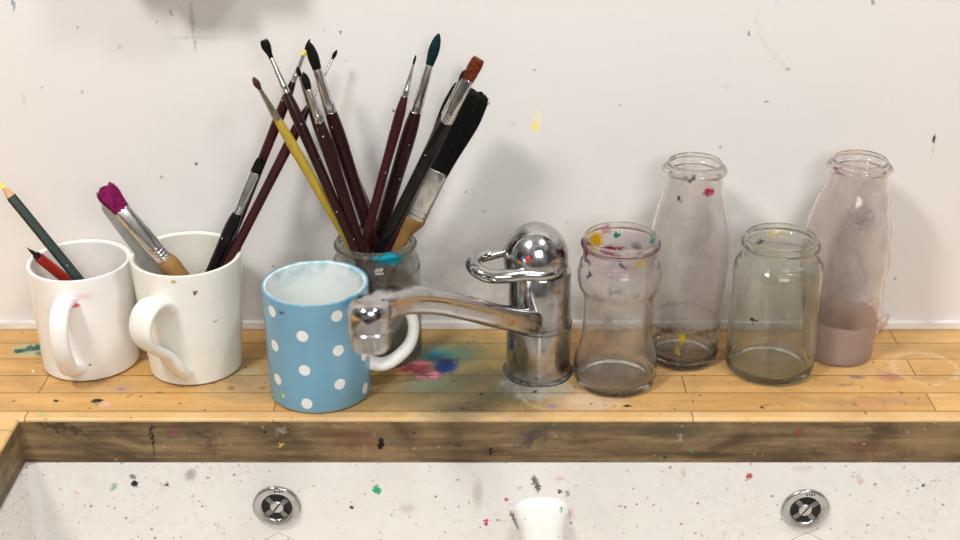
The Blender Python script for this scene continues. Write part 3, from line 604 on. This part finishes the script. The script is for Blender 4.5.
# ---------------------------------------------------------------- tap
tap = empty('mixer_tap', (.0490, -.077, 0), 'chrome single-lever mixer tap with looped handle, on the worktop', 'tap')
def tp(v): return Vector(v)-Vector((.0465, -.077, 0))
bm = bmesh.new(); lathe(bm, smoothprof([(0, 0), (.0268, 0, 1), (.0270, .0008, 1), (.0270, .0445), (.0266, .0458)], 4)+[(.0255, .0462), (0, .0462)], 72); sharp(finish('base', bm, m_chrome, tap), 40)
bm = bmesh.new(); lathe(bm, [(0, .0462), (.0262, .0463), (.0267, .0472), (.0266, .0488), (.0262, .0500), (.0258, .070), (.0254, .0925), (.0245, .0945), (0, .0946)], 72); sharp(finish('column', bm, m_chrome, tap), 40)
m_grime = simple('grime', (.05, .055, .05), .7, var=(.22, .22, .20), vscale=200)
bm = bmesh.new(); lathe(bm, [(.0268, .0001), (.0296, .0003), (.0284, .0014), (.0271, .0022)], 72, rfun=lambda a, r, z: .0006*math.sin(5*a)*(r > .028)); finish('seal_ring', bm, m_grime, tap)
bm = bmesh.new(); lathe(bm, [(.0256, .0448), (.0274, .0452), (.0275, .0464), (.0256, .0469)], 72, rfun=lambda a, r, z: .00015*math.sin(9*a)+.0001*math.sin(23*a)); finish('joint_line', bm, m_grime, tap)
# hood
bm = bmesh.new(); hp = [(0, .0950), (.0235, .0950), (.0250, .0958), (.0262, .0975), (.0264, .1000)]+[(.0264*math.cos(a), .1055+.0285*math.sin(a)) for a in [math.pi/2*k/18 for k in range(0, 18)]]+[(0, .1340)]
lathe(bm, hp, 72, mat=Matrix.Rotation(math.radians(-2), 4, 'Y')); hood = sharp(finish('hood', bm, m_chrome, tap), 60)
bm = bmesh.new(); pth = catmull([tp(p) for p in ((.0300, -.0700, .1080), (.0180, -.0705, .1070), (.0050, -.0720, .1045), (-.0045, -.0775, .1040), (-.0085, -.0875, .1040), (-.0050, -.0985, .1030), (.0050, -.1040, .1005), (.0190, -.1040, .1005), (.0330, -.1005, .1005), (.0470, -.0990, .0995), (.0570, -.0945, .0995), (.0635, -.0870, .1010), (.0640, -.0790, .1030))], 8)
sweep(bm, pth, lambda t: (.0045+.0016*math.sin(t*math.pi), .0042+.0014*math.sin(t*math.pi)), segs=20); finish('lever', bm, m_chrome, tap)
m_red = simple('red_mark', (.55, .02, .02), .3); m_blue = simple('blue_mark', (.04, .15, .45), .3)
c0 = Vector((0, 0, .1055)); d = Vector((-.46, -.80, .30)).normalized()
for nm, off, mt in (('hot_mark', -.0022, m_red), ('cold_mark', .0022, m_blue)):
    s = d.cross(Vector((0, 0, 1))).normalized(); c = c0+(d*.0273)+s*off
    bm = bmesh.new(); bmesh.ops.create_uvsphere(bm, u_segments=16, v_segments=10, radius=1, matrix=Matrix.Translation(c) @ d.to_track_quat('Z', 'Y').to_matrix().to_4x4() @ Matrix.Diagonal((.0023, .0030, .0011, 1))); finish(nm, bm, mt, hood)
# spout
bm = bmesh.new(); pth = catmull([tp(p) for p in ((.0430, -.0900, .0540), (.0330, -.1050, .0610), (.0120, -.1260, .0760), (-.0120, -.1480, .0940), (-.0355, -.1700, .1110), (-.0570, -.1930, .1235), (-.0715, -.2120, .1290), (-.0800, -.2220, .1280))], 8)
sweep(bm, pth, lambda t: (.0115-.001*t, .0108-.0016*math.sin(t*math.pi)+.0010*t), segs=28, power=3.2); spout = finish('spout', bm, m_chrome, tap)
R = Matrix.Translation(tp((-.0805, -.2250, 0)))
bm = bmesh.new(); lathe(bm, smoothprof([(0, .1400), (.008, .1396), (.0130, .1372), (.0152, .1325), (.0156, .1270), (.0154, .1195, 1), (.0146, .1190, 1), (.0146, .1178, 1), (.0152, .1172, 1), (.0150, .1110), (.0142, .1030), (.0130, .1015, 1), (.0110, .1030, 1), (0, .1034)], 5), 56, mat=R); sharp(finish('nozzle', bm, m_chrome, spout), 50)

# ---------------------------------------------------------------- brushes
def wood_lacquer(name, c, c2, rough=.32, specks_c=(.75, .70, .68), keep=.12):
    m = Mat(name, rough=rough, color=c, spec=.28); m.mix(m.math('MULTIPLY', m.rng(m.noise(120, 4, stretch=(1, 1, .2)), .4, .7), .7), c2); m.specks(230, .16, specks_c, keep, .8); return m.done()
m_maroon = wood_lacquer('maroon_lacquer', (.026, .006, .006), (.013, .004, .0045)); m_maroon2 = wood_lacquer('wine_lacquer', (.045, .008, .009), (.024, .006, .007))
m_blackl = wood_lacquer('black_lacquer', (.005, .004, .005), (.012, .007, .009), .22); m_yellow = wood_lacquer('yellow_lacquer', (.52, .36, .035), (.36, .27, .06), .45, (.15, .12, .05), .1)
m_raw = wood_lacquer('raw_wood', (.33, .18, .058), (.20, .105, .04), .55, (.1, .06, .03), .15); m_greyw = wood_lacquer('grey_wood', (.22, .19, .15), (.12, .10, .08), .6)
m_ferr = Mat('ferrule_metal', rough=.24, metal=1, color=(.75, .73, .70)); m_ferr.mix(m_ferr.rng(m_ferr.noise(200, 5, stretch=(1, 1, .4)), .5, .75), (.38, .35, .31)); m_ferr.mix(m_ferr.math('MULTIPLY', m_ferr.rng(m_ferr.noise(90, 3), .62, .72), .6), (.40, .33, .38)); m_ferr = m_ferr.done()
m_ferrg = simple('tarnished_ferrule', (.45, .40, .28), .35, 1, var=(.28, .27, .20), vscale=150)
def hair(name, c, c2): return simple(name, c, .65, 0, 0, var=c2, vscale=300, spec=.08)
h_black = hair('black_hair', (.004, .005, .004), (.012, .013, .011)); h_brown = hair('brown_hair', (.055, .020, .020), (.10, .045, .04)); h_teal = hair('teal_stained_hair', (.004, .018, .024), (.006, .035, .042))
h_red = hair('red_brown_hair', (.09, .018, .008), (.20, .05, .015)); h_purple = hair('purple_stained_hair', (.14, .008, .055), (.30, .02, .14)); m_yel = simple('yellow_paint', (.85, .72, .02), .4)
def brush(label, tip, base, Lb, Lf, rb, rf0, rf1, rh, re, hairm, ferrm, handm, flat=0, bulge=.18, name='paintbrush', group='round brushes in the glass jar', square=False, spin=0, fl_handle=False, taper=None, crimps=1, strays=0, neck=None, hairlabel=None, handlelabel=None):
    """tip and base in world metres; Lb, Lf hair and ferrule lengths; rb, rf0, rf1, rh, re half widths; flat = thickness ratio of hair and ferrule mouth"""
    M, L = axis_matrix(tip, base, spin); o = empty(name, Vector(base), label, 'paintbrush' if name == 'paintbrush' else name.replace('_', ' '), group)
    inv = Matrix.Translation(-Vector(base))
    def shape(nm, prof, mat, fr, ridge=0, par=None, rnd=0):
        bm = bmesh.new(); n = 48 if ridge else 28; rings = []; rs = random.Random(hash(label) % 999 if False else len(label)*7+int(L*1e5))
        ph = [rs.uniform(-1, 1) for _ in range(n)]
        for r, z in prof:
            a_ = fr(z); ring = []
            for k in range(n):
                th = 2*math.pi*k/n; c, s_ = math.cos(th), math.sin(th); pw = 1
                if square and a_ < .8: c = math.copysign(abs(c)**.6, c); s_ = math.copysign(abs(s_)**.6, s_)
                q = r*(1+ridge*ph[k])
                zz = z+(rnd*ph[(k*5) % n] if z < Lb*.25 else 0)
                ring.append(bm.verts.new(inv @ M @ Vector((q*c, q*s_*a_, zz))))
            rings.append(ring)
        for A, B in zip(rings, rings[1:]):
            for k in range(n): bm.faces.new((A[k], A[(k+1) % n], B[(k+1) % n], B[k]))
        bm.faces.new(rings[0]); bm.faces.new(rings[-1])
        if strays and nm == 'bristles':
            for k in range(strays):
                x0 = rs.uniform(-1, 1)*rb*.9; y0 = rs.uniform(-1, 1)*rb*flat*.8; z0 = Lb*rs.uniform(.3, .6); sp = rs.uniform(.0, .005)
                P = [inv @ M @ Vector((x0+(1 if x0 > 0 else -1)*sp*t*t+0*z0, y0, z0-(z0+rs.uniform(-.004, .003))*t)) for t in (0, .35, .7, 1)]
                sweep(bm, P, lambda t: (.00028*(1-.5*t), .00028*(1-.5*t)), up=(.3, .9, .2), segs=5)
        q = finish(nm, bm, mat, par or o); return q
    F = flat if flat else 1.0
    # hair
    if square: hp_ = [(rb*.93, 0), (rb*1.0, Lb*.10), (rb*1.03, Lb*.35), (rf0*1.02, Lb*.8), (rf0*.95, Lb+.002)]
    else: hp_ = [(.00025, 0), (rb*.52, Lb*.12), (rb*.86, Lb*.32), (rb*1.0, Lb*.60), (rf0*.98, Lb*.92), (rf0*.92, Lb+.002)]
    h = shape('bristles', smoothprof(hp_, 5), hairm, lambda z: F, .11 if square else .05, rnd=.0016 if square else 0)
    if hairlabel: h['label'] = hairlabel
    # ferrule with crimped rings
    fp = [(rf0*.98, Lb-.0002), (rf0, Lb), (rf0+(rf1-rf0)*.5, Lb+Lf*.5), (rf0+(rf1-rf0)*.74, Lb+Lf*.74)]
    for c in range(crimps+1):
        zc = Lb+Lf*(.78+.17*c/max(1, crimps)); fp += [(rf1, zc), (rf1*1.05, zc+Lf*.025), (rf1*.97, zc+Lf*.05)]
    fp += [(rf1, Lb+Lf)]
    shape('ferrule', fp, ferrm, lambda z: F+((1-F) if not fl_handle else 0)*max(0, min(1, (z-Lb)/(Lf*.9)))**1.3)
    # handle: swells behind the ferrule then tapers
    z0 = Lb+Lf; T = L-z0
    if neck: hpf = neck(z0, L)
    else: rh *= 1.14; hpf = [(rf1*.97, z0-.001), (rh*.95, z0+T*.06), (rh, z0+T*.14), (rh*.90, z0+T*.30), (rh*.66+re*.3, z0+T*.6), (re, L-.002), (re*.55, L-.0003)]
    hd = shape('handle', smoothprof(hpf, 6), handm, (lambda z: 1.0) if not fl_handle else (lambda z: F+(.5-F)*min(1, (z-z0)/.03)))
    if handlelabel: hd['label'] = handlelabel
    return o
G = 'paintbrushes standing in the glass jar'
brush('yellow-handled brush with brown hair, leaning farthest left out of the jar', (-.1742, -.074, .2553), (-.0679, -.0257, .0061), .0116, .0292, .0026, .0016, .0030, .0036, .0027, h_brown, m_ferrg, m_yellow, group=G, crimps=2)
brush('maroon brush with splayed black tip, crossing behind the yellow-handled brush', (-.1691, -.0412, .2744), (-.0814, -.0714, .0526), .0145, .0295, .0034, .0019, .0030, .0040, .0026, h_black, m_ferr, m_maroon, group=G, square=True, flat=.9)
brush('tallest big round brush of the left group, black pointed hair and long silver ferrule', (-.1336, -.0491, .2766), (-.0661, -.0345, .0065), .0235, .0375, .0042, .0037, .0048, .0052, .0032, h_black, m_ferr, m_maroon, group=G, crimps=1)
brush('thin brush with greenish ferrule half hidden behind two big round brushes', (-.1443, -.0422, .2537), (-.087, -.0095, .0234), .0082, .0273, .0018, .0015, .0026, .0034, .0024, h_black, m_ferrg, m_maroon, group=G)
brush('shorter round brush with black hair, in front of the tallest left brush', (-.1382, -.054, .2532), (-.0722, -.0611, .0068), .0143, .0282, .0031, .0026, .0038, .0046, .003, h_black, m_ferr, m_maroon, group=G)
brush('thinnest brush, needle-fine tip and wine red handle, in the middle of the jar', (-.0509, -.0299, .2598), (-.116, -.0589, .0354), .0080, .0269, .0010, .0009, .0027, .0037, .0024, h_black, m_ferr, m_maroon2, group=G)
brush('tallest round brush of the right group, dark teal hair', (-.0325, -.0264, .2767), (-.1142, -.0316, .0065), .0272, .0407, .0043, .0034, .0047, .0054, .003, h_teal, m_ferr, m_maroon, group=G, hairlabel='dark teal pointed hair')
brush('flat brush with red-brown hair and black handle, in front of the wide black brush', (-.0015, -.081, .2708), (-.1217, -.0386, .0179), .0185, .0395, .0050, .0046, .0050, .0050, .0038, h_red, m_ferr, m_blackl, flat=.45, group=G, square=True, crimps=3, hairlabel='red-brown flat hair')
def varnish_neck(z0, L): return [(.0120, z0-.001), (.0122, z0+.003), (.0095, z0+.010), (.0062, z0+.020), (.0056, z0+.045), (.0060, L-.02), (.004, L)]
brush('wide flat brush with long black bristles, rightmost in the jar', (-.0063, -.0507, .2359), (-.1087, -.0171, .0061), .0748, .0500, .0150, .0122, .0120, .0100, .0058, h_black, m_ferr, m_raw, flat=.40, group=G, square=True, fl_handle=True, crimps=2, strays=46, neck=varnish_neck, handlelabel='bare wooden handle')
brush('thin maroon brush mostly hidden behind the red-brown flat brush', (-.0115, -.0693, .2595), (-.1093, -.0460, .0230), .0096, .0315, .0020, .0018, .0034, .0040, .0026, h_black, m_ferr, m_maroon2, group=G)
# grey palette knife handle stub among the brushes
def stick(name, label, tip, base, prof, mat, flat, cat, group=None, square=True):
    M, L = axis_matrix(tip, base); o = empty(name, Vector(base), label, cat, group); inv = Matrix.Translation(-Vector(base)); bm = bmesh.new(); rings = []
    for r, z in prof:
        ring = []
        for k in range(24):
            th = 2*math.pi*k/24; c, s_ = math.cos(th), math.sin(th)
            if square: c = math.copysign(abs(c)**.5, c); s_ = math.copysign(abs(s_)**.5, s_)
            ring.append(bm.verts.new(inv @ M @ Vector((r*c, r*s_*flat, z*L))))
        rings.append(ring)
    for A, B in zip(rings, rings[1:]):
        for k in range(24): bm.faces.new((A[k], A[(k+1) % 24], B[(k+1) % 24], B[k]))
    bm.faces.new(rings[0]); bm.faces.new(rings[-1]); q = finish('blade' if 'blade' in name else 'shaft', bm, mat, o); return o, M, L, inv
m_gk = Mat('painty_grey_stick', rough=.5, color=(.27, .24, .19)); m_gk.specks(150, .2, (.35, .55, .68), .2, .9); m_gk.specks(120, .2, (.7, .7, .66), .2, .8); m_gk = m_gk.done()
stick('stirring_stick', 'grey paint-smeared stirring stick standing behind the brushes in the jar', (-.1102, -.0285, .1722), (-.0755, -.0128, .0594), [(.0016, 0), (.0034, .05), (.0046, .3), (.0050, .6), (.0040, 1)], m_gk, .35, 'stick')

G2 = 'brushes standing in the cream mug'
b_ = brush('long wine red brush leaning right out of the cream mug, behind the black-tipped brush', (-.1349, -.0265, .2719), (-.2502, -.0593, .0079), .0093, .0279, .0014, .0012, .0024, .0037, .0027, h_black, m_ferr, m_maroon2, group=G2)
M_, L_ = axis_matrix((-.1349, -.0265, .2719), (-.2502, -.0593, .0079)); bm = bmesh.new()
lathe(bm, smoothprof([(0, .0098), (.0014, .0100), (.0017, .0118), (.0016, .0140), (0, .0142)], 4), 16, mat=Matrix.Translation(-b_.location) @ M_); finish('paint_blob', bm, m_yel, b_)['label'] = 'yellow paint on the ferrule'
brush('long slanting brush with small dark tip, reaching farthest right out of the cream mug', (-.1149, -.0162, .26), (-.2548, -.0909, .0076), .0084, .0418, .0016, .0010, .0018, .0038, .0028, h_black, m_ferr, m_maroon2, group=G2)
brush('short flat black-haired brush with silver ferrule, in the cream mug', (-.1767, -.0498, .1784), (-.2595, -.0684, .0074), .0119, .0379, .0036, .0038, .0037, .0048, .0036, h_black, m_ferr, m_blackl, flat=.5, group=G2, square=True, crimps=3)
brush('big flat brush with purple hair and raw wooden handle, in the cream mug', (-.2915, -.100, .1733), (-.2153, -.0826, .0477), .0210, .0530, .0080, .0066, .0068, .0074, .0050, h_purple, m_ferr, m_raw, flat=.5, group=G2, square=True, crimps=3, hairlabel='purple-stained bristles', handlelabel='bare wooden handle')
def knife():
    o, M, L, inv = stick('palette_knife', 'grey metal palette knife leaning beside the purple brush in the cream mug', (-.2985, -.0800, .1575), (-.2462, -.0420, .0290), [(.0022, 0), (.0066, .05), (.0068, .10), (.0066, .45), (.0050, .62), (.0034, .75), (.0034, 1)], simple('steel_blade', (.40, .40, .38), .5, .25, var=(.27, .28, .26), vscale=80), .16, 'palette knife')
    o.children[0].name = 'blade'; return o
knife()

# ---------------------------------------------------------------- pencil and dip pen in the left mug
def multi(name, label, cat, tip, base, parts):
    M, L = axis_matrix(tip, base); o = empty(name, Vector(base), label, cat); inv = Matrix.Translation(-Vector(base))
    for nm, prof, mat, n, lab in parts:
        bm = bmesh.new(); lathe(bm, [(r, z if z >= 0 else L) for r, z in prof], n, mat=inv @ M); q = finish(nm, bm, mat, o, smooth=n > 8); sharp(q, 40)
        if lab: q['label'] = lab
    return o, M, L, inv
pt_, pb_ = (-.386, -.061, .163), (-.3035, -.0734, .0407)
multi('pencil', 'dark green coloured pencil with yellow lead, in the leftmost mug', 'pencil', pt_, pb_, [
    ('lead', [(0, 0), (.0008, .0008), (.0019, .0052)], m_yel, 24, 'yellow lead'), ('sharpened_wood', [(.0016, .0050), (.0038, .0135)], simple('cedar', (.62, .38, .20), .6), 24, None),
    ('barrel', [(.0036, .0130), (.0040, .0145), (.0041, .02), (.0041, -1), (0, -1)], wood_lacquer('green_lacquer', (.004, .026, .022), (.003, .018, .016), .3), 6, None)])
m_pen = wood_lacquer('red_lacquer', (.36, .022, .012), (.25, .015, .01), .25, (.5, .15, .1), .05); m_nib = simple('dark_nib', (.03, .022, .022), .35, .7)
multi('dip_pen', 'short red dip pen with dark pointed nib, in the leftmost mug', 'pen', (-.3724, -.0626, .1073), (-.3113, -.0279, .0183), [
    ('nib', [(.0001, 0), (.0005, .003), (.0016, .007), (.0018, .0120), (0, .0120)], m_nib, 20, None), ('collar', [(0, .0105), (.0030, .0105), (.0034, .0115), (.0034, .0150), (0, .0152)], m_nib, 24, None),
    ('holder', [(0, .0138), (.0036, .0138), (.0043, .0150), (.0044, .035), (.0038, -1), (0, -1)], m_pen, 24, None)])
